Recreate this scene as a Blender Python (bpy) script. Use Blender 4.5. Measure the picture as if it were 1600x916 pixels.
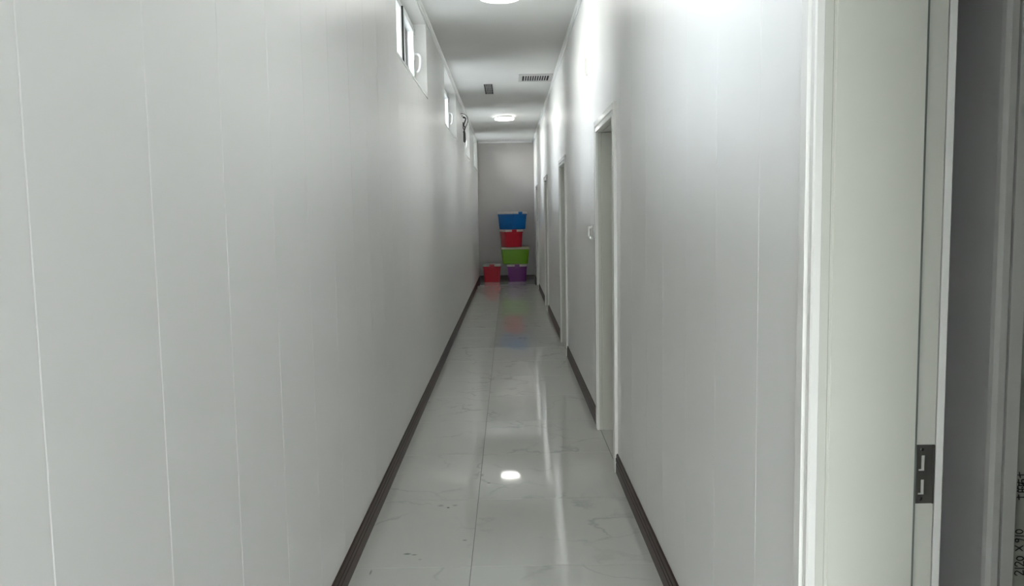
import bpy, bmesh, math, random
from mathutils import Vector, Matrix
random.seed(7)
for o in list(bpy.data.objects): bpy.data.objects.remove(o, do_unlink=True)
scene = bpy.context.scene
COL = scene.collection

# ---------------------------------------------------------------- camera
cam_d = bpy.data.cameras.new('camera'); cam_d.sensor_width = 36; cam_d.lens = 28.8
cam_d.clip_start = 0.02; cam_d.clip_end = 300
cam = bpy.data.objects.new('camera', cam_d); COL.objects.link(cam)
cam.matrix_world = Matrix(((0.9998543, 0.0167829, -0.0031134, 0),
                           (-0.0046670, 0.0933397, -0.9956234, 0),
                           (-0.0164188, 0.9954929, 0.0934044, 1.45),
                           (0, 0, 0, 1)))
scene.camera = cam

# ---------------------------------------------------------------- world / exposure
SKY = 9.0
LAMP = 3.4
world = bpy.data.worlds.new('world'); scene.world = world; world.use_nodes = True
nt = world.node_tree; bg = nt.nodes['Background']
tc = nt.nodes.new('ShaderNodeTexCoord'); sp = nt.nodes.new('ShaderNodeSeparateXYZ')
rp = nt.nodes.new('ShaderNodeValToRGB')
nt.links.new(tc.outputs['Generated'], sp.inputs[0]); nt.links.new(sp.outputs['Z'], rp.inputs[0])
rp.color_ramp.elements[0].position = 0.0; rp.color_ramp.elements[0].color = (0.97, 0.94, 0.925, 1)
rp.color_ramp.elements[1].position = 0.9; rp.color_ramp.elements[1].color = (0.77, 0.84, 1.0, 1)
nt.links.new(rp.outputs[0], bg.inputs[0]); bg.inputs[1].default_value = SKY
vs = scene.view_settings
vs.view_transform = 'Standard'; vs.look = 'None'; vs.gamma = 1; vs.use_curve_mapping = False
vs.exposure = 1.34

# ---------------------------------------------------------------- dimensions (metres)
XL, XR = -0.672, 0.595          # panel faces of the two corridor walls
PT = 0.008                      # wall panel thickness
YB, YF = -1.6, 18.7             # back / far wall
ZC = 3.13                       # ceiling
SILL, WTOP = 2.465, 3.088
WINS = [(1.35, 3.28), (5.20, 7.13), (9.12, 11.12), (13.05, 14.88), (16.75, 18.38)]
DOORS = [(0.71, 1.56), (4.58, 5.43), (8.44, 9.29), (12.36, 13.21), (16.25, 17.10)]
DTOP = 1.985
CW = 0.075                      # casing width
XO = 0.833                      # room side face of the right wall

# ---------------------------------------------------------------- materials
def mat(name, rgb, rough=0.5, metal=0.0, emit=None, estr=0.0, noise=0.0, nscale=6.0, bump=0.0, bscale=40.0,
        stretch=(1, 1, 1), spec=0.5, coat=0.0):
    m = bpy.data.materials.new(name); m.use_nodes = True
    t = m.node_tree; b = t.nodes['Principled BSDF']
    b.inputs['Base Color'].default_value = (*rgb, 1); b.inputs['Roughness'].default_value = rough
    b.inputs['Metallic'].default_value = metal; b.inputs['Specular IOR Level'].default_value = spec
    b.inputs['Coat Weight'].default_value = coat
    if emit:
        b.inputs['Emission Color'].default_value = (*emit, 1); b.inputs['Emission Strength'].default_value = estr
    if noise or bump:
        c = t.nodes.new('ShaderNodeTexCoord'); mp = t.nodes.new('ShaderNodeMapping')
        mp.inputs['Scale'].default_value = stretch
        t.links.new(c.outputs['Object'], mp.inputs[0])
    if noise:
        n = t.nodes.new('ShaderNodeTexNoise'); n.inputs['Scale'].default_value = nscale; n.inputs['Detail'].default_value = 4
        t.links.new(mp.outputs[0], n.inputs['Vector'])
        r = t.nodes.new('ShaderNodeValToRGB')
        lo = [max(0, v * (1 - noise)) for v in rgb]; hi = [min(1, v * (1 + noise)) for v in rgb]
        r.color_ramp.elements[0].position = .3; r.color_ramp.elements[0].color = (*lo, 1)
        r.color_ramp.elements[1].position = .7; r.color_ramp.elements[1].color = (*hi, 1)
        t.links.new(n.outputs[0], r.inputs[0]); t.links.new(r.outputs[0], b.inputs['Base Color'])
    if bump:
        n2 = t.nodes.new('ShaderNodeTexNoise'); n2.inputs['Scale'].default_value = bscale; n2.inputs['Detail'].default_value = 3
        t.links.new(mp.outputs[0], n2.inputs['Vector'])
        bp = t.nodes.new('ShaderNodeBump'); bp.inputs['Strength'].default_value = bump; bp.inputs['Distance'].default_value = 0.002
        t.links.new(n2.outputs[0], bp.inputs['Height']); t.links.new(bp.outputs[0], b.inputs['Normal'])
    return m

def glass_mat():
    m = bpy.data.materials.new('window_glass'); m.use_nodes = True
    t = m.node_tree; t.nodes.remove(t.nodes['Principled BSDF'])
    out = t.nodes['Material Output']
    tr = t.nodes.new('ShaderNodeBsdfTransparent'); tr.inputs[0].default_value = (.93, .96, .95, 1)
    gl = t.nodes.new('ShaderNodeBsdfGlossy'); gl.inputs['Roughness'].default_value = 0.02
    fr = t.nodes.new('ShaderNodeFresnel'); fr.inputs[0].default_value = 1.45
    mx = t.nodes.new('ShaderNodeMixShader')
    t.links.new(fr.outputs[0], mx.inputs[0]); t.links.new(tr.outputs[0], mx.inputs[1]); t.links.new(gl.outputs[0], mx.inputs[2])
    t.links.new(mx.outputs[0], out.inputs[0])
    return m

def tile_mat():
    m = bpy.data.materials.new('marble_tile'); m.use_nodes = True
    t = m.node_tree; b = t.nodes['Principled BSDF']; L = t.links; N = t.nodes.new
    b.inputs['Roughness'].default_value = 0.032; b.inputs['Specular IOR Level'].default_value = 0.68
    tcn = N('ShaderNodeTexCoord'); oi = N('ShaderNodeObjectInfo')
    mul = N('ShaderNodeMath'); mul.operation = 'MULTIPLY'; mul.inputs[1].default_value = 37.0
    L.new(oi.outputs['Random'], mul.inputs[0])
    cmb = N('ShaderNodeCombineXYZ'); L.new(mul.outputs[0], cmb.inputs[0]); L.new(mul.outputs[0], cmb.inputs[1])
    add = N('ShaderNodeVectorMath'); add.operation = 'ADD'
    L.new(tcn.outputs['Object'], add.inputs[0]); L.new(cmb.outputs[0], add.inputs[1])
    n1 = N('ShaderNodeTexNoise'); n1.inputs['Scale'].default_value = 2.0; n1.inputs['Detail'].default_value = 5
    L.new(add.outputs[0], n1.inputs['Vector'])
    sub = N('ShaderNodeVectorMath'); sub.operation = 'SUBTRACT'; sub.inputs[1].default_value = (.5, .5, .5)
    L.new(n1.outputs['Color'], sub.inputs[0])
    sc = N('ShaderNodeVectorMath'); sc.operation = 'SCALE'; sc.inputs['Scale'].default_value = 1.1
    L.new(sub.outputs[0], sc.inputs[0])
    a2 = N('ShaderNodeVectorMath'); a2.operation = 'ADD'; L.new(add.outputs[0], a2.inputs[0]); L.new(sc.outputs[0], a2.inputs[1])
    vo = N('ShaderNodeTexVoronoi'); vo.feature = 'DISTANCE_TO_EDGE'; vo.inputs['Scale'].default_value = 1.5
    L.new(a2.outputs[0], vo.inputs['Vector'])
    r = N('ShaderNodeValToRGB')
    r.color_ramp.elements[0].position = 0.0; r.color_ramp.elements[0].color = (1, 1, 1, 1)
    r.color_ramp.elements[1].position = 0.03; r.color_ramp.elements[1].color = (0, 0, 0, 1)
    L.new(vo.outputs['Distance'], r.inputs[0])
    n2 = N('ShaderNodeTexNoise'); n2.inputs['Scale'].default_value = 3.0; L.new(add.outputs[0], n2.inputs['Vector'])
    r2 = N('ShaderNodeValToRGB'); r2.color_ramp.elements[0].position = .44; r2.color_ramp.elements[1].position = .62
    L.new(n2.outputs[0], r2.inputs[0])
    m1 = N('ShaderNodeMath'); m1.operation = 'MULTIPLY'; L.new(r.outputs[0], m1.inputs[0]); L.new(r2.outputs[0], m1.inputs[1])
    m2 = N('ShaderNodeMath'); m2.operation = 'MULTIPLY'; m2.inputs[1].default_value = .5; L.new(m1.outputs[0], m2.inputs[0])
    mix = N('ShaderNodeMixRGB'); mix.inputs[1].default_value = (.60, .60, .555, 1); mix.inputs[2].default_value = (.33, .34, .33, 1)
    L.new(m2.outputs[0], mix.inputs[0])
    # a few dropped specks of dirt, fixed on the floor
    pos = N('ShaderNodeNewGeometry'); prev = mix
    for (x, y, rx, ry, k) in [(-.365, 4.02, .020, .012, .35), (-.325, 3.99, .010, .006, .95), (-.293, 4.02, .018, .010, .35),
                              (-.462, 3.43, .022, .008, .6), (-.43, 3.42, .016, .006, .5), (-.40, 3.37, .010, .006, .3),
                              (-.59, 3.25, .006, .020, .5), (-.13, 4.36, .014, .01, .5), (-.22, 3.57, .014, .006, .5), (-.17, 4.5, .012, .02, .35)]:
        s = N('ShaderNodeVectorMath'); s.operation = 'SUBTRACT'; s.inputs[1].default_value = (x, y, 0); L.new(pos.outputs['Position'], s.inputs[0])
        d = N('ShaderNodeVectorMath'); d.operation = 'DIVIDE'; d.inputs[1].default_value = (rx, ry * 1.6, 1); L.new(s.outputs[0], d.inputs[0])
        ln = N('ShaderNodeVectorMath'); ln.operation = 'LENGTH'; L.new(d.outputs[0], ln.inputs[0])
        mr = N('ShaderNodeMapRange'); mr.inputs[1].default_value = 1.0; mr.inputs[2].default_value = .3; mr.inputs[3].default_value = 0; mr.inputs[4].default_value = k
        L.new(ln.outputs['Value'], mr.inputs[0])
        mm = N('ShaderNodeMixRGB'); mm.inputs[2].default_value = (.06, .055, .05, 1)
        L.new(mr.outputs[0], mm.inputs[0]); L.new(prev.outputs[0], mm.inputs[1]); prev = mm
    L.new(prev.outputs[0], b.inputs['Base Color'])
    return m

M = dict(
    panel=mat('wall_panel_white', (.785, .775, .755), .33, bump=.12, bscale=3.0, stretch=(1, 6, .5), spec=.5),
    core=mat('plaster_core', (.6, .6, .58), .8, noise=.04),
    ceil=mat('ceiling_paint', (.70, .695, .67), .55, noise=.02, nscale=2),
    roomw=mat('side_room_paint', (.68, .68, .66), .6, noise=.03),
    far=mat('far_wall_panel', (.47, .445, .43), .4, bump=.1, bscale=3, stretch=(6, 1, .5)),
    tile=tile_mat(),
    grout=mat('tile_grout', (.16, .16, .15), .8, noise=.1),
    base=mat('brown_skirting', (.042, .018, .014), .38, noise=.15, nscale=20, spec=.3),
    frame=mat('painted_door_frame', (.57, .57, .51), .22, noise=.01, bump=.05, bscale=8),
    cas=mat('gloss_door_casing', (.80, .79, .755), .16, noise=.01),
    leaf=mat('door_leaf_paint', (.66, .66, .60), .3, noise=.02),
    pvc=mat('window_frame_pvc', (.84, .85, .84), .25, noise=.01),
    trim=mat('white_pvc_trim', (.85, .85, .83), .25, noise=.01),
    gasket=mat('black_gasket', (.015, .017, .015), .5, noise=.1),
    seal=mat('grey_rubber_seal', (.13, .145, .13), .6, noise=.1),
    glass=glass_mat(),
    steel=mat('dark_brushed_steel', (.13, .125, .115), .42, metal=.75, noise=.08, nscale=60, stretch=(1, 1, .1)),
    hole=mat('bare_wood_hole', (.50, .49, .45), .7, noise=.1, nscale=30),
    screw=mat('screw_steel', (.06, .06, .055), .4, metal=.8, noise=.1),
    chrome=mat('satin_chrome', (.6, .6, .6), .25, metal=1, noise=.03),
    lampbase=mat('lamp_base_white', (.5, .5, .48), .4, noise=.02),
    diff=mat('lamp_diffuser', (.9, .9, .9), .4, emit=(1.0, .98, .93), estr=LAMP, noise=.01),
    grille=mat('vent_white', (.50, .49, .47), .45, noise=.02),
    dark=mat('cavity_dark', (.012, .012, .012), .8, noise=.2),
    darkslat=mat('vent_dark_slat', (.10, .10, .095), .5, noise=.1),
    swp=mat('switch_plastic', (.78, .78, .74), .3, noise=.01),
    cable=mat('black_rubber', (.025, .025, .025), .5, noise=.2),
    conn=mat('black_plastic', (.04, .04, .04), .35, noise=.1),
    pen=mat('marker_ink', (.02, .02, .022), .6, noise=.2),
    ground=mat('outdoor_concrete', (.30, .30, .29), .9, noise=.15, nscale=2),
    lid=mat('bin_lid_white', (.60, .56, .52), .35, noise=.03),
    lidg=mat('bin_lid_cream', (.66, .64, .48), .35, noise=.03),
)
for k, c in dict(red=(.55, .012, .03), blue=(.0, .13, .44), green=(.16, .40, .002), purple=(.17, .02, .20)).items():
    M[k] = mat('bin_plastic_' + k, c, .35, noise=.04, nscale=5)

# ---------------------------------------------------------------- mesh helpers
class MB:
    def __init__(s): s.v = []; s.f = []
    def quad(s, idx): s.f.append(tuple(idx))
    def box(s, x0, x1, y0, y1, z0, z1, b=0.0):
        if b > 0:
            bm = bmesh.new(); bmesh.ops.create_cube(bm, size=1)
            for q in bm.verts:
                q.co = Vector(((x0 + x1) / 2 + q.co.x * (x1 - x0), (y0 + y1) / 2 + q.co.y * (y1 - y0), (z0 + z1) / 2 + q.co.z * (z1 - z0)))
            bmesh.ops.bevel(bm, geom=bm.edges[:], offset=b, segments=1, affect='EDGES')
            s.add_bm(bm); return s
        o = len(s.v)
        s.v += [(x0, y0, z0), (x1, y0, z0), (x1, y1, z0), (x0, y1, z0), (x0, y0, z1), (x1, y0, z1), (x1, y1, z1), (x0, y1, z1)]
        for q in ((0, 3, 2, 1), (4, 5, 6, 7), (0, 1, 5, 4), (1, 2, 6, 5), (2, 3, 7, 6), (3, 0, 4, 7)): s.f.append(tuple(o + i for i in q))
        return s
    def add_bm(s, bm):
        o = len(s.v); bm.verts.index_update()
        s.v += [tuple(q.co) for q in bm.verts]
        s.f += [tuple(o + q.index for q in f.verts) for f in bm.faces]
        bm.free()
    def prism(s, prof, fn, a, b):
        """profile points (u,v) swept straight from a to b; fn(u,v,t)->xyz"""
        o = len(s.v); n = len(prof)
        s.v += [fn(u, v, a) for u, v in prof] + [fn(u, v, b) for u, v in prof]
        for i in range(n):
            j = (i + 1) % n; s.f.append((o + i, o + j, o + n + j, o + n + i))
        s.f.append(tuple(o + i for i in range(n))[::-1]); s.f.append(tuple(o + n + i for i in range(n)))
        return s
    def lathe(s, prof, c, axis='z', seg=48):
        o = len(s.v); n = len(prof)
        for k in range(seg):
            a = 2 * math.pi * k / seg
            for r, h in prof:
                p = (r * math.cos(a), r * math.sin(a), h)
                if axis == 'x': p = (h, r * math.cos(a), r * math.sin(a))
                if axis == 'y': p = (r * math.cos(a), h, r * math.sin(a))
                s.v.append((c[0] + p[0], c[1] + p[1], c[2] + p[2]))
        for k in range(seg):
            k2 = (k + 1) % seg
            for i in range(n - 1):
                s.f.append((o + k * n + i, o + k2 * n + i, o + k2 * n + i + 1, o + k * n + i + 1))
        s.f.append(tuple(o + k * n for k in range(seg))); s.f.append(tuple(o + k * n + n - 1 for k in range(seg))[::-1])
        return s
    def tube(s, pts, r, seg=8):
        pts = [Vector(p) for p in pts]; o = len(s.v); n = len(pts); pv = None
        for i, p in enumerate(pts):
            d = (pts[min(i + 1, n - 1)] - pts[max(i - 1, 0)]).normalized()
            if pv is None:
                pv = d.orthogonal().normalized()
            pv = (pv - d * pv.dot(d)).normalized(); q = d.cross(pv)
            rr = r[i] if isinstance(r, (list, tuple)) else r
            for k in range(seg):
                a = 2 * math.pi * k / seg
                s.v.append(tuple(p + (pv * math.cos(a) + q * math.sin(a)) * rr))
        for i in range(n - 1):
            for k in range(seg):
                k2 = (k + 1) % seg
                s.f.append((o + i * seg + k, o + i * seg + k2, o + (i + 1) * seg + k2, o + (i + 1) * seg + k))
        s.f.append(tuple(o + k for k in range(seg))[::-1]); s.f.append(tuple(o + (n - 1) * seg + k for k in range(seg)))
        return s
    def mesh(s, name, m, smooth=False):
        me = bpy.data.meshes.new(name); me.from_pydata(s.v, [], s.f); me.materials.append(m)
        bm = bmesh.new(); bm.from_mesh(me); bmesh.ops.recalc_face_normals(bm, faces=bm.faces); bm.to_mesh(me); bm.free()
        if smooth:
            me.polygons.foreach_set('use_smooth', [True] * len(me.polygons))
            me.set_sharp_from_angle(angle=math.radians(35))
        return me
    def build(s, name, m, parent=None, smooth=False, loc=None):
        return link(name, s.mesh(name, m, smooth), parent, loc)

def link(name, me, parent=None, loc=None):
    o = bpy.data.objects.new(name, me); COL.objects.link(o)
    if parent: o.parent = parent
    if loc: o.location = loc
    return o
def tag(o, label, cat, group=None):
    o['label'] = label; o['category'] = cat
    if group: o['group'] = group
    return o
def struct(o, label=None):
    o['kind'] = 'structure'
    if label: o['label'] = label
    return o
def empty(name, loc=(0, 0, 0), rz=0.0):
    o = bpy.data.objects.new(name, None); COL.objects.link(o); o.location = loc; o.rotation_euler.z = rz
    o.empty_display_size = .1
    return o
def smooth_path(pts, n=6):
    P = [Vector(p) for p in pts]; out = []
    for i in range(len(P) - 1):
        a, b, c, d = P[max(i - 1, 0)], P[i], P[i + 1], P[min(i + 2, len(P) - 1)]
        for k in range(n):
            t = k / n
            out.append(.5 * ((2 * b) + (c - a) * t + (2 * a - 5 * b + 4 * c - d) * t * t + (3 * b - a - 3 * c + d) * t ** 3))
    out.append(P[-1]); return out

def slab(u0, u1, v0, v1, holes, fn, t0, t1, ch=0.0, ch_d=0.0, chu=(True, True), step_v=None):
    """rectangular slab in (u,v) with rectangular holes; depth t0 (back) .. t1 (face); fn(u,v,t)->xyz.
    ch: the face is inset by ch at both u ends so neighbours meet in a V joint ch_d deep"""
    U = {u0, u1}; V = {v0, v1}
    for (a, b, c, d) in holes:
        for q in (a, b):
            if u0 < q < u1: U.add(q)
        for q in (c, d):
            if v0 < q < v1: V.add(q)
    U = sorted(U); V = sorted(V); mb = MB(); idx = {}
    sg = 1 if t1 > t0 else -1
    lay = [t0, t1] if ch <= 0 else [t0, t1 - sg * ch_d, t1]
    def vid(i, j, k):
        key = (i, j, k)
        if key not in idx:
            u = U[i]
            if ch > 0 and k == 2:
                if i == 0 and chu[0]: u += ch
                if i == len(U) - 1 and chu[1]: u -= ch
            idx[key] = len(mb.v); mb.v.append(fn(u, V[j], lay[k]))
        return idx[key]
    def solid(i, j):
        if i < 0 or j < 0 or i >= len(U) - 1 or j >= len(V) - 1: return False
        cu = (U[i] + U[i + 1]) / 2; cv = (V[j] + V[j + 1]) / 2
        return not any(a < cu < b and c < cv < d for a, b, c, d in holes)
    K = len(lay) - 1
    for i in range(len(U) - 1):
        for j in range(len(V) - 1):
            if not solid(i, j): continue
            mb.f.append((vid(i, j, K), vid(i + 1, j, K), vid(i + 1, j + 1, K), vid(i, j + 1, K)))
            mb.f.append((vid(i, j, 0), vid(i, j + 1, 0), vid(i + 1, j + 1, 0), vid(i + 1, j, 0)))
            for k in range(K):
                if not solid(i - 1, j): mb.f.append((vid(i, j, k), vid(i, j, k + 1), vid(i, j + 1, k + 1), vid(i, j + 1, k)))
                if not solid(i + 1, j): mb.f.append((vid(i + 1, j, k), vid(i + 1, j + 1, k), vid(i + 1, j + 1, k + 1), vid(i + 1, j, k + 1)))
                if not solid(i, j - 1): mb.f.append((vid(i, j, k), vid(i + 1, j, k), vid(i + 1, j, k + 1), vid(i, j, k + 1)))
                if not solid(i, j + 1): mb.f.append((vid(i, j + 1, k), vid(i, j + 1, k + 1), vid(i + 1, j + 1, k + 1), vid(i + 1, j + 1, k)))
    return mb

# ================================================================ STRUCTURE
# ---- floor: slab with recessed joints and tiles
floor = struct(MB().box(XL - .2, XO, YB - .2, YF + .2, -.20, -.004).build('floor', M['grout']))
TY0, TP, G = 3.29, .81, .0022
rows = []
k = -7
while TY0 + k * TP < YF:
    a, b = TY0 + k * TP, TY0 + (k + 1) * TP
    rows.append((max(a, YB), min(b, YF))); k += 1
XS = -.178
cache = {}
for (a, b) in rows:
    for (xa, xb) in ((XL - .006, XS), (XS, XR + .006)):
        w, d = xb - xa - G, b - a - G
        key = (round(w, 3), round(d, 3))
        if key not in cache:
            cache[key] = MB().box(-w / 2, w / 2, -d / 2, d / 2, -.004, 0, b=.0008).mesh('floor_tile', M['tile'])
        link('floor_tile', cache[key], floor, ((xa + xb) / 2, (a + b) / 2, 0))
for (y0, y1) in DOORS:                         # tiles running on into the door reveals
    cuts = [y0 - .02] + [TY0 + q * TP for q in range(-7, 25) if y0 < TY0 + q * TP < y1] + [y1 + .02]
    for a, b in zip(cuts, cuts[1:]):
        MB().box(XR + .006 + G, XO, a + G / 2, b - G / 2, -.004, 0, b=.0008).build('threshold_tile', M['tile'], floor)

# ---- ceiling
ceiling = struct(MB().box(XL - .2, XO, YB - .2, YF + .2, ZC, ZC + .15).build('ceiling', M['ceil']))

# ---- left wall
fy = lambda u, v, t: (t, u, v)
whole = [(a, b, SILL, WTOP) for a, b in WINS]
wl = struct(slab(YB, YF, 0, ZC, whole, fy, XL - .24, XL - PT).build('wall_left', M['core']))
pc = {}
def panels(parent, X, sgn, holes, y_first):
    seams = [YB]; y = y_first
    while y > YB + .1: y -= .402
    y += .402
    while y < YF - .05:
        if y > YB + .05: seams.append(y)
        y += .402
    seams.append(YF)
    for a, b in zip(seams, seams[1:]):
        hs = [(max(h[0], a - 1) - a, min(h[1], b + 1) - a, h[2], h[3]) for h in holes if h[1] > a and h[0] < b]
        key = (sgn, round(b - a, 3), tuple(tuple(round(q, 3) for q in h) for h in hs))
        if key not in pc:
            pc[key] = slab(0, b - a, 0, ZC, hs, fy, -sgn * PT, 0, ch=.0026, ch_d=.0012).mesh('wall_panel', M['panel'])
        link('wall_panel', pc[key], parent, (X, a, 0))
panels(wl, XL, 1, whole, 1.157)
# white reveal lining and sill of each window are parts of the window

# ---- right wall
dh = [(a - .048, b + .048, -1, DTOP + .048) for a, b in DOORS]
wr = struct(slab(YB, YF, 0, ZC, [(a, b, c, d) for a, b, c, d in dh], fy, XO, XR + PT).build('wall_right', M['core']))
panels(wr, XR, -1, dh, 1.95)

# ---- far wall, back wall
fx = lambda u, v, t: (u, t, v)
wf = struct(slab(XL - .2, XO, 0, ZC, [], fx, YF + .2, YF).build('wall_far', M['core']))
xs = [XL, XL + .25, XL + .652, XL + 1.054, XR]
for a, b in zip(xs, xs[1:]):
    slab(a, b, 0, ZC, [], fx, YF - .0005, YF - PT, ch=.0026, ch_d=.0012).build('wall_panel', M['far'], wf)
bd = (-.60, .50)
wb = struct(slab(XL - .2, XO, 0, ZC, [(bd[0], bd[1], -1, 2.45)], fx, YB - .2, YB).build('wall_back', M['panel']))

# ---- skirting
SKIRT = [(0, 0), (.012, 0), (.012, .052), (.0095, .056), (.0095, .060), (.013, .064), (.013, .082), (.010, .086),
         (.010, .090), (.008, .104), (.004, .108), (0, .108)]
mb = MB(); mb.prism(SKIRT, lambda u, v, t: (XL + u, t, v), YB, YF - PT); struct(mb.build('baseboard_left', M['base']))
mb = MB(); edges = [YB] + [q for d in DOORS for q in (d[0] - CW, d[1] + CW)] + [YF - PT]
for a, b in zip(edges[::2], edges[1::2]):
    mb.prism(SKIRT, lambda u, v, t: (XR - u, t, v), a, b)
struct(mb.build('baseboard_right', M['base']))
mb = MB(); mb.prism(SKIRT, lambda u, v, t: (t, YF - PT - u, v), XL + .014, XR - .014); struct(mb.build('baseboard_far', M['base']))

# ---- ceiling trims
TR = [(0, 0), (.026, 0), (.026, -.004), (.020, -.010), (.010, -.016), (.005, -.026), (.004, -.034), (0, -.034)]
struct(MB().prism(TR, lambda u, v, t: (XL + u, t, ZC + v), YB, YF - PT).build('trim_1', M['trim']))
struct(MB().prism(TR, lambda u, v, t: (XR - u, t, ZC + v), YB, YF - PT).build('trim_2', M['trim']))
struct(MB().prism(TR, lambda u, v, t: (t, YF - PT - u, ZC + v), XL + .027, XR - .027).build('trim_3', M['trim']))

# ---- windows
XG = XL - .118                    # inner face of the window frames
def window(n, y0, y1):
    w = struct(empty('window_%d' % n, (XL, y0, SILL)))
    def P(mb, name, m, par=w, sm=False):
        o = mb.build(name, m, par, sm)
        if par is w: o.location = (-XL, -y0, -SILL)
        return o
    z0, z1 = SILL, WTOP
    # reveal lining: thin white boards against the opening
    P(MB().box(XG - .06, XL + .001, y0, y1, z0, z0 + .008), 'sill_board', M['trim'])
    P(MB().box(XG - .06, XL, y0, y1, z1 - .006, z1), 'head_board', M['panel'])
    P(MB().box(XG - .06, XL, y0, y0 + .006, z0 + .008, z1 - .006), 'reveal_board', M['panel'])
    P(MB().box(XG - .06, XL, y1 - .006, y1, z0 + .008, z1 - .006), 'reveal_board', M['panel'])
    P(MB().prism([(0, -.006), (.004, -.006), (.004, .010), (0, .010)], lambda u, v, t: (XL + u, t, z0 + v), y0 - .01, y1 + .01), 'sill_edge', M['trim'])
    a, b, c, d = y0 + .006, y1 - .006, z0 + .008, z1 - .006
    ym = y0 + .62 * (y1 - y0)
    f = .045
    fr = MB()
    fr.box(XG - .06, XG, a, b, c, c + f); fr.box(XG - .06, XG, a, b, d - f, d)
    fr.box(XG - .06, XG, a, a + f, c + f, d - f); fr.box(XG - .06, XG, b - f, b, c + f, d - f)
    P(fr, 'window_frame', M['pvc'])
    P(MB().box(XG - .06, XG + .002, ym - .03, ym + .03, c + f, d - f), 'mullion', M['pvc'])
    P(MB().box(XG - .02, XG + .014, ym + .031, ym + .037, c + .02, d - .02), 'gasket', M['gasket'])
    P(MB().box(XG - .04, XG - .034, a + f, ym - .03, c + f, d - f), 'pane', M['glass'])
    # casement, standing slightly proud of the frame
    s = .05; e0, e1, g0, g1 = ym + .038, b - .018, c + .022, d - .022
    sa = MB()
    sa.box(XG - .03, XG + .018, e0, e1, g0, g0 + s); sa.box(XG - .03, XG + .018, e0, e1, g1 - s, g1)
    sa.box(XG - .03, XG + .018, e0, e0 + s, g0 + s, g1 - s); sa.box(XG - .03, XG + .018, e1 - s, e1, g0 + s, g1 - s)
    so = P(sa, 'sash', M['pvc'])
    MB().box(XG - .012, XG - .006, e0 + s, e1 - s, g0 + s, g1 - s).build('pane', M['glass'], so)
    zc = (g0 + g1) / 2 + .03; yh = e1 - s / 2
    hb = MB().box(XG + .018, XG + .026, yh - .014, yh + .014, zc - .035, zc + .035, b=.002)
    hb.tube(smooth_path([(XG + .02, yh, zc + .02), (XG + .05, yh, zc + .018), (XG + .070, yh, zc - .01), (XG + .070, yh, zc - .08), (XG + .056, yh, zc - .12), (XG + .035, yh, zc - .13)]), .011, 8)
    hb.build('handle', M['pvc'], so, True)
    hg = MB()
    for zz in (g0 + .06, g1 - .09):
        hg.tube([(XG + .022, e1 + .004, zz), (XG + .022, e1 + .004, zz + .07)], .006, 8)
    hg.build('hinge', M['chrome'], so, True)
    return w
for i, (a, b) in enumerate(WINS): window(i + 1, a, b)

# ---- doors along the right wall
CAS = [(0, 0), (0, .014), (.004, .017), (.027, .014), (.030, .011), (.036, .011), (.039, .018), (.072, .018), (.075, .015), (.075, 0)]
def casing_set(d, x, sgn, y0, y1, zt, loc):
    """mitred casing around an opening: left, right upright and head on plane X=x, proud towards -sgn*x"""
    ps = []
    for side in (0, 1, 2):
        mb = MB(); n = len(CAS)
        for (u, v) in CAS:
            if side == 0: A, B = (y0 - u, 0), (y0 - u, zt + u)
            elif side == 1: A, B = (y1 + u, 0), (y1 + u, zt + u)
            else: A, B = (y0 - u, zt + u), (y1 + u, zt + u)
            mb.v += [(x + sgn * v, A[0], A[1]), (x + sgn * v, B[0], B[1])]
        for i in range(n):
            j = (i + 1) % n; mb.f.append((2 * i, 2 * j, 2 * j + 1, 2 * i + 1))
        mb.f.append(tuple(2 * i for i in range(n))); mb.f.append(tuple(2 * i + 1 for i in range(n))[::-1])
        o = mb.build('casing', M['cas'], d); o.location = loc; ps.append(o)
    return ps
def door(n, y0, y1, leaf):
    d = struct(empty('door_%d' % n, (XR, (y0 + y1) / 2, 0))); L = (-XR, -(y0 + y1) / 2, 0)
    def P(mb, name, m, sm=False):
        o = mb.build(name, m, d, sm); o.location = L; return o
    casing_set(d, XR, -1, y0, y1, DTOP, L)
    casing_set(d, XO, 1, y0 - .0105, y1 + .0105, DTOP + .0105, L)
    X0, XM, XE = XR + .0003, .786, XO - .003
    # side and head linings with a rebate on the room side and a small bead towards the corridor
    jp = [(X0, -.045), (X0, 0), (X0 + .016, 0), (X0 + .018, -.002), (X0 + .022, -.002), (X0 + .024, 0), (XM, 0), (XM, -.042), (XM + .0044, -.042), (XM + .0042, -.010),
          (XE, -.010), (XE, -.045)]
    P(MB().prism(jp, lambda u, v, t: (u, y1 - v, t), 0, DTOP), 'jamb', M['frame'])
    P(MB().prism(jp, lambda u, v, t: (u, y0 + v, t), 0, DTOP), 'jamb', M['frame'])
    P(MB().prism(jp, lambda u, v, t: (u, t, DTOP - v), y0 - .02, y1 + .02), 'head_jamb', M['frame'])
    for ya, yb_ in ((y1 + .0005, y1 + .012), (y0 - .012, y0 - .0005)):
        P(MB().box(XM + .0003, XM + .0042, ya, yb_, 0.002, DTOP - .001), 'gasket_strip', M['seal'])
    if leaf:
        lf = P(MB().box(XM + .004, XM + .042, y0 - .006, y1 + .006, .008, DTOP + .006, b=.002), 'door_leaf', M['leaf'])
        h = MB().lathe([(.026, 0), (.026, -.006), (.010, -.008), (.010, -.045)], (XM + .004, y1 - .06, 1.0), 'x', 20)
        h.tube([(XM - .038, y1 - .06, 1.0), (XM - .042, y1 - .08, 1.0), (XM - .042, y1 - .18, 1.0)], .008, 8)
        h.build('lever_handle', M['chrome'], lf, True)
    return d, L
for i, (a, b) in enumerate(DOORS):
    d, L = door(i + 1, a, b, leaf=i > 0)
    if i == 0: near, nearL = d, L
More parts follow.
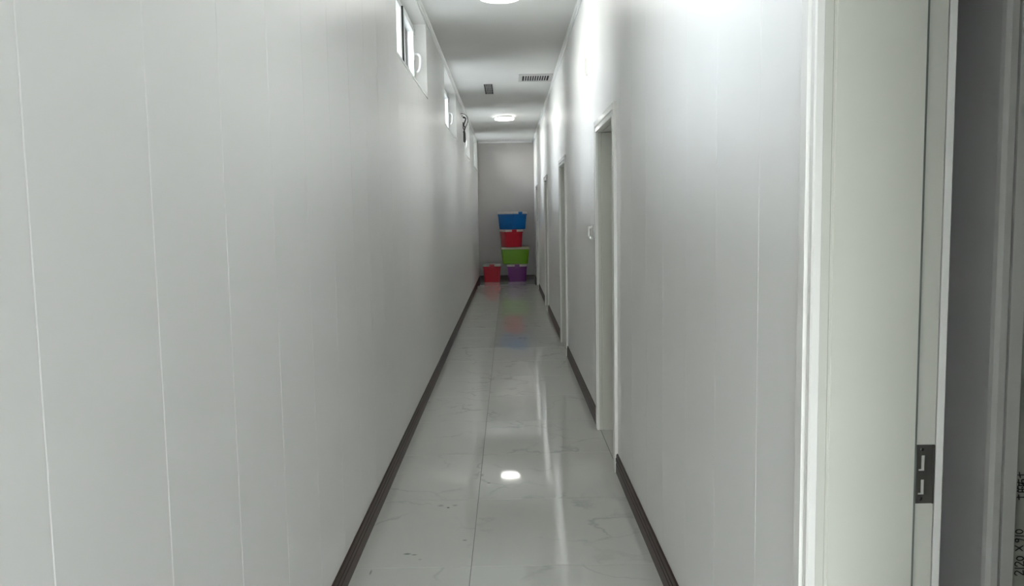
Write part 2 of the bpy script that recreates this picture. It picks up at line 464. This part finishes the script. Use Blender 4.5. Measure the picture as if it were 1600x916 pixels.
# its leaf stands open inside the side room, unseen, added to dim the room
lf = MB().box(XO + .030, XO + .88, DOORS[0][0] - .058, DOORS[0][0] - .018, .008, DTOP + .006, b=.002).build('door_leaf', M['leaf'], near); lf.location = nearL
MB().lathe([(.026, 0), (.026, .006), (.010, .008), (.010, .045)], (XO + .82, DOORS[0][0] - .018, 1.0), 'y', 20).build('door_knob', M['chrome'], lf, True)
# strike plate on the nearest frame
ys = DOORS[0][1] + .0075; za, zb = .872, .990; xa, xb = .7905, .826
sp_ = slab(xa, xb, za, zb, [(xa + .008, xa + .020, za + .018, za + .048), (xa + .008, xa + .020, za + .066, za + .097)],
           lambda u, v, t: (u, t, v), ys + .0022, ys)
sp_.box(xb, xb + .003, ys - .002, ys + .0022, za, zb)
spo = sp_.build('strike_plate', M['steel'], near); spo.location = nearL; spo['label'] = 'dark steel strike plate with two slots'
pk = MB()
for q0, q1 in ((za + .018, za + .048), (za + .066, za + .097)):
    pk.box(xa + .006, xa + .022, ys + .0021, ys + .0026, q0 - .001, q1 + .001)
pk.build('slot_recess', M['hole'], spo)
pk = MB()
for q0, q1 in ((za + .018, za + .048), (za + .066, za + .097)):
    pk.box(xa + .008, xa + .014, ys + .0015, ys + .0021, q0 + .003, q1)
pk.build('slot_tongue', M['steel'], spo)
for zz in (za + .009, zb - .009):
    MB().lathe([(.0001, -.0006), (.0022, -.0006), (.0036, 0), (.0036, .001)], (xa + .014, ys, zz), 'y', 16).build('screw', M['screw'], spo)

# ---- side room behind the nearest door
RX, RY0, RY1 = 3.4, -1.8, 1.68
KP = RY1 / 1.80
NX = 1.069 * KP                  # a narrow recess runs on between the corridor wall and this return
rf = struct(MB().box(XO, RX + .2, RY0 - .2, RY1 + .75, -.20, -.004).build('floor', M['grout']))
xx = XO + .001
while xx < RX:
    yy = RY1
    while yy > RY0:
        x1, y1 = min(xx + .81, RX), max(yy - .81, RY0)
        MB().box(xx + G, x1, y1 + G, yy, -.004, 0, b=.0008).build('floor_tile', M['tile'], rf)
        yy -= .81
    xx += .81
MB().box(XO + .001 + G, NX, RY1 + G, RY1 + .62, -.004, 0, b=.0008).build('floor_tile', M['tile'], rf)
struct(MB().box(XO, RX + .2, RY0 - .2, RY1 + .75, 2.8, 2.95).build('ceiling', M['ceil']))
D6 = (1.131 * KP, 1.131 * KP + .81)
struct(MB().box(NX, NX + .030, RY1, RY1 + .62, 0, 2.8).build('wall_room_return', M['panel']))
struct(MB().box(XO, NX + .03, RY1 + .62, RY1 + .72, 0, 2.8).build('wall_room_recess', M['panel']))
struct(slab(NX + .0302, RX + .2, 0, 2.8, [(D6[0] - .02, D6[1] + .02, -1, DTOP + .02)], fx, RY1 + .15, RY1).build('wall_room_far', M['panel']))
struct(slab(XO, RX + .2, 0, 2.8, [], fx, RY0 - .15, RY0).build('wall_room_near', M['roomw']))
struct(slab(RY0, RY1, 0, 2.8, [], fy, RX + .2, RX).build('wall_room_right', M['roomw']))
# second door frame in the side room, handwriting on its leaf
d6 = struct(empty('door_6', (D6[0], RY1, 0)), 'white door with black handwriting seen at the right edge')
L6 = (-D6[0], -RY1, 0)
C6 = [(u * KP * .995, v * KP) for u, v in [(0, 0), (0, .006), (.004, .006), (.0045, .021), (.033, .021), (.0335, .006), (.0388, .006), (.0392, .021), (.055, .022), (.062, .012), (.064, 0)]]
for side in (0, 1, 2):
    mb = MB(); n = len(C6); zt = DTOP
    for (u, v) in C6:
        if side == 0: A, B = (D6[0] - u, 0), (D6[0] - u, zt + u)
        elif side == 1: A, B = (D6[1] + u, 0), (D6[1] + u, zt + u)
        else: A, B = (D6[0] - u, zt + u), (D6[1] + u, zt + u)
        mb.v += [(A[0], RY1 - v, A[1]), (B[0], RY1 - v, B[1])]
    for i in range(n):
        j = (i + 1) % n; mb.f.append((2 * i, 2 * j, 2 * j + 1, 2 * i + 1))
    mb.f.append(tuple(2 * i for i in range(n))); mb.f.append(tuple(2 * i + 1 for i in range(n))[::-1])
    o = mb.build('casing', M['cas'], d6); o.location = L6
jm = MB()
for s_, e in ((1, D6[0]), (-1, D6[1])):
    xa_, xb_ = sorted((e - s_ * .018, e + s_ * .001)); jm.box(xa_, xb_, RY1 + .004, RY1 + .14, 0, DTOP)
    xa_, xb_ = sorted((e + s_ * .002, e + s_ * .0055)); jm.box(xa_, xb_, RY1 - .008, RY1 + .05, 0, DTOP, b=.001)
jm.box(D6[0] + .006, D6[1] - .006, RY1 + .004, RY1 + .14, DTOP, DTOP + .018)
o = jm.build('jamb', M['frame'], d6); o.location = L6
YW = RY1 + .004                    # face of the leaf
leaf6 = MB().box(D6[0] + .009, D6[1] - .009, YW, YW + .04, .008, DTOP - .004, b=.001).build('door_leaf', M['frame'], d6); leaf6.location = L6
# pen strokes: u runs up the door (reading direction), v towards -x (top of the letters)
GL = {
    '2': [[(.05, .75), (.2, 1), (.5, .95), (.5, .65), (.1, .05), (.2, .0), (.65, .08)]],
    '1': [[(.25, 1.05), (.2, -.05)]],
    '0': [[(.3, .9), (.1, .7), (.1, .3), (.3, .08), (.5, .3), (.52, .7), (.3, .92)]],
    '9': [[(.5, .7), (.3, .95), (.1, .7), (.25, .5), (.48, .65)], [(.5, .85), (.42, .3), (.3, -.15)]],
    'x': [[(.05, .9), (.25, .65), (.6, .1)], [(.6, .95), (.35, .5), (.05, .15)]],
    'A': [[(.0, .72), (.75, .80)], [(.38, 1.15), (.36, .05)], [(.1, .05), (.68, .1)]],
    'B': [[(.3, 1.1), (.15, .85)], [(.08, .8), (.1, .05), (.42, .08), (.42, .82), (.08, .8)], [(.1, .45), (.42, .46)],
          [(.65, 1.1), (.55, .8)], [(.6, .85), (.95, .85), (.92, .1), (.78, .0)], [(.66, .55), (.76, .4)]],
    'C': [[(.0, .8), (.85, .85)], [(.45, 1.15), (.3, .65), (.02, .3)], [(.3, .5), (.75, .52), (.72, .05), (.3, .05), (.3, .5)]],
    'D': [[(.0, .68), (.8, .82)], [(.42, 1.1), (.40, .5), (.5, .1), (.85, .08)]],
}
def write(seq, z0, x_top, size, name, cap=None):
    cap = (cap or size) * KP; x_top *= KP; size *= KP
    mb = MB(); z = 1.45 - (1.45 - z0) * KP
    for ch in seq:
        wch = {'1': .42, '0': .62, '2': .66, '9': .6, 'x': .85, ' ': .35}.get(ch, 1.02)
        for st in GL.get(ch, []):
            pts = [(x_top + (1 - v) * cap + random.uniform(-.0003, .0003), YW - .0004, z + u * size) for u, v in st]
            mb.tube(smooth_path(pts, 4), .0011, 6)
        z += wch * size
    o = mb.build(name, M['pen'], leaf6); return o
write('2120', .610, 1.1475, .020, 'handwriting')
write('x', .668, 1.144, .022, 'handwriting')
write('910', .688, 1.143, .020, 'handwriting')
write('ABCD', .789, 1.1435, .0168, 'handwriting', .023)
write('AB', .937, 1.158, .0165, 'handwriting', .022)

# ---- glazed entrance behind the camera, unseen, added to supply the near light
d7 = struct(empty('door_7', (0, YB, 0))); L7 = (0, -YB, 0)
fr = MB()
for (xa_, xb_) in ((bd[0], bd[0] + .05), (-.055, -.005), (bd[1] - .05, bd[1])): fr.box(xa_, xb_, YB - .12, YB - .06, 0, 2.45)
for (q0, q1) in ((0, .06), (2.39, 2.45)):
    fr.box(bd[0] + .05, -.055, YB - .12, YB - .06, q0, q1); fr.box(-.005, bd[1] - .05, YB - .12, YB - .06, q0, q1)
o = fr.build('door_frame', M['pvc'], d7); o.location = L7
for (xa_, xb_) in ((bd[0] + .05, -.055), (-.005, bd[1] - .05)):
    o = MB().box(xa_, xb_, YB - .094, YB - .086, .06, 2.39).build('pane', M['glass'], d7); o.location = L7
struct(MB().box(-40, 40, -40, 60, -.40, -.205).build('floor', M['ground']), 'outdoor concrete ground')

# ================================================================ THINGS
# ---- ceiling lamps
def lamp(y, label):
    t = tag(empty('ceiling_lamp', (-.035, y, ZC)), label, 'ceiling lamp', 'round ceiling lamps along the corridor')
    MB().lathe([(.128, 0), (.128, -.018), (.150, -.024), (.150, -.028)], (0, 0, 0)).build('base', M['lampbase'], t, True)
    MB().lathe([(.150, -.028), (.160, -.032), (.163, -.040), (.160, -.050), (.150, -.058), (.12, -.062), (.0005, -.063)], (0, 0, 0)).build('diffuser', M['diff'], t, True)
lamp(14.05, 'lit round white ceiling lamp beyond the two ceiling vents')
lamp(6.30, 'lit round ceiling lamp cut off by the top edge of the picture')

# ---- ceiling vents
v = tag(empty('air_vent', (.36, 10.2, ZC)), 'wide white ceiling grille with dark slots beside the right wall', 'vent')
x0, x1, y0, y1 = -.205, .205, -.26, .26; sx0, sx1, sy0, sy1 = -.160, .162, -.165, .20
slab(x0, x1, y0, y1, [(sx0, sx1, sy0, sy1)], lambda u, w, t: (u, w, t), 0, -.008).build('frame', M['grille'], v)
MB().box(sx0, sx1, sy0, sy1, -.0015, 0).build('dark_plate', M['dark'], v)  # flat black plate stands in for the shade inside the grille
n = 11; pitch = (sx1 - sx0) / n
sl = MB().box(-.0055, .0055, sy0, sy1, -.0075, -.0016).mesh('slat', M['grille'])
for i in range(n - 1): link('slat', sl, v, (sx0 + pitch * (i + 1), 0, 0))
v = tag(empty('air_vent', (-.229, 11.05, ZC)), 'small dark ceiling grille beside the left wall', 'vent')
slab(-.056, .056, -.41, .41, [(-.050, .050, -.40, .40)], lambda u, w, t: (u, w, t), 0, -.006).build('frame', M['darkslat'], v)
MB().box(-.050, .050, -.40, .40, -.0015, 0).build('dark_plate', M['dark'], v)  # black sheet in place of the unlit depth above the slats
sl = MB().box(-.0032, .0032, -.40, .40, -.0055, -.0016).mesh('slat', M['grille'])
for i in range(4): link('slat', sl, v, (-.050 + .020 * (i + 1), 0, 0))
for yy in (-.2, 0, .2): MB().box(-.05, .05, yy - .01, yy + .01, -.0050, -.0020).build('cross_bar', M['darkslat'], v)

# ---- wall boxes on the right wall
t = tag(empty('wall_switch', (XR, 5.80, 1.325)), 'small white wall switch box beside the nearest closed doorway', 'switch')
MB().box(-.008, 0, -.043, .043, -.058, .058, b=.003).build('back_plate', M['swp'], t)
bd_ = MB().prism([(-.034, -.02), (-.034, .040), (-.030, .046), (-.008, .046), (-.008, -.046), (-.018, -.046)], lambda u, w, s: (u, s, w), -.030, .030)
bd_.build('body', M['swp'], t)
MB().box(-.023, -.018, -.0308, -.030, -.022, .030).build('slot', M['dark'], t)
MB().box(-.013, -.009, -.0304, -.030, -.040, .036).build('seam', M['darkslat'], t)
MB().lathe([(.0001, -.002), (.006, -.002), (.008, 0)], (-.019, -.0300, -.033), 'y', 16).build('button', M['chrome'], t)
t = tag(empty('junction_box', (XR, 6.08, 2.52)), 'small white box high on the right wall near the ceiling', 'junction box')
MB().box(-.006, 0, -.04, .04, -.06, .06, b=.002).build('back_plate', M['swp'], t)
MB().prism([(-.024, -.035), (-.024, .055), (-.006, .057), (-.006, -.056), (-.012, -.056)], lambda u, w, s: (u, s, w), -.035, .035).build('cover', M['swp'], t)

# ---- hanging cable bundle between the second and third visible windows
t = tag(empty('cable_bundle', (XL, 12.5, 2.6)), 'tied bundle of black cable hanging high on the left wall', 'cable')
def C(mb, name, m): return mb.build(name, m, t, True)
C(MB().tube(smooth_path([(0, -.25, .36), (.020, -.20, .37), (.055, -.08, .37), (.085, .0, .34), (.088, .02, .28), (.066, .02, .22), (.040, .0, .16), (.034, 0, .10), (.036, 0, .04)]), .0055, 8), 'cable', M['cable'])
C(MB().tube(smooth_path([(.022, 0, .33), (.045, .01, .34), (.058, 0, .31), (.040, -.01, .26), (.028, 0, .22), (.046, .01, .19), (.036, 0, .15), (.024, -.01, .12), (.036, 0, .08)]), .009, 8), 'cable_coil', M['cable'])
C(MB().tube([(.018, -.01, .345), (.05, -.01, .33)], .014, 8), 'cable_clamp', M['conn'])
C(MB().tube([(.018, .01, .27), (.018, .01, .18), (.04, .0, .14)], .007, 8), 'cable_tail', M['cable'])
C(MB().tube([(.036, 0, .145), (.036, 0, .13), (.036, 0, .10), (.036, 0, -.01), (.036, 0, -.03), (.036, 0, -.035)], [.008, .012, .019, .021, .014, .004], 12), 'connector', M['conn'])
C(MB().tube([(.012, 0, .36), (0, 0, .36)], .01, 8), 'wall_hook', M['conn'])

# ---- storage bins at the far end
def bin_(x, y, z, w, l, h, rz, body, lid, label, latch_lid=True):
    """w: short side (x), l: long side (y); tapered tub with rim, lid with clip handles on the short sides"""
    t = tag(empty('storage_bin', (x, y, z), math.radians(rz)), label, 'storage bin', 'stacked plastic storage bins')
    hb = h - .046
    def ring(sx, sy, zz, r=.03, seg=4):
        pts = []
        for cx_, cy_, a0 in ((1, 1, 0), (-1, 1, 90), (-1, -1, 180), (1, -1, 270)):
            for k in range(seg + 1):
                a = math.radians(a0 + 90 * k / seg)
                pts.append((cx_ * (sx / 2 - r) + r * math.cos(a), cy_ * (sy / 2 - r) + r * math.sin(a), zz))
        return pts
    def loft(rings, name, m):
        mb = MB(); n = len(rings[0])
        for r in rings: mb.v += r
        for i in range(len(rings) - 1):
            for k in range(n):
                k2 = (k + 1) % n; mb.f.append((i * n + k, i * n + k2, (i + 1) * n + k2, (i + 1) * n + k))
        mb.f.append(tuple(range(n))[::-1]); mb.f.append(tuple((len(rings) - 1) * n + k for k in range(n)))
        return mb.build(name, m, t, True)
    bw, bl = w * .86, l * .88; tw, tl = w * .95, l * .96
    loft([ring(bw - .02, bl - .02, 0), ring(bw, bl, .008), ring(tw, tl, hb - .035), ring(tw + .012, tl + .012, hb - .032), ring(tw + .016, tl + .016, hb)], 'tub', M[body])
    for s in (-1, 1):      # shallow moulded ribs on the short faces
        for xo in (-.36, .36):
            rb = MB().prism([(-.012, 0), (-.008, .004), (.008, .004), (.012, 0)],
                     lambda u, w_, q, s=s, xo=xo: (xo * (bw + (tw - bw) * q) + u, s * ((bl + (tl - bl) * q) / 2 + w_ - .001), .02 + q * (hb - .06)), 0, 1)
            rb.build('rib', M[body], t)
    lo = loft([ring(w, l, hb - .004), ring(w + .006, l + .006, hb + .004), ring(w + .003, l + .003, hb + .036), ring(w - .015, l - .015, hb + .043), ring(w - .06, l - .06, h)], 'lid', M[lid])
    for s in (-1, 1):      # clip handles at both short ends
        mb = MB(); yy = s * (l / 2 + .003); ya, yb_ = sorted((yy - s * .030, yy + s * .010))
        mb.box(-.058, .058, ya, yb_, hb + .036, hb + .044, b=.002)
        ya, yb_ = sorted((yy, yy + s * .010)); mb.box(-.052, .052, ya, yb_, hb - .006, hb + .037, b=.003)
        mb.build('clip_handle', M[body], t)
    return t
bin_(-.378, 18.32, 0, .40, .58, .40, 0, 'red', 'lid', 'red plastic storage bin with a whitish lid standing alone on the floor beside the stack')
bin_(.180, 18.34, 0, .445, .60, .392, 0, 'purple', 'lid', 'purple plastic storage bin with a white lid at the bottom of the stack')
bin_(.142, 18.32, .392, .43, .625, .376, 91, 'green', 'lidg', 'lime green plastic storage bin with a cream lid above the purple one')
bin_(.062, 18.30, .770, .41, .58, .387, 13, 'red', 'lid', 'red plastic storage bin held between the green and blue bins')
bin_(.090, 18.30, 1.160, .42, .58, .385, 37, 'blue', 'lid', 'blue plastic storage bin with a pale lid on top of the stack')
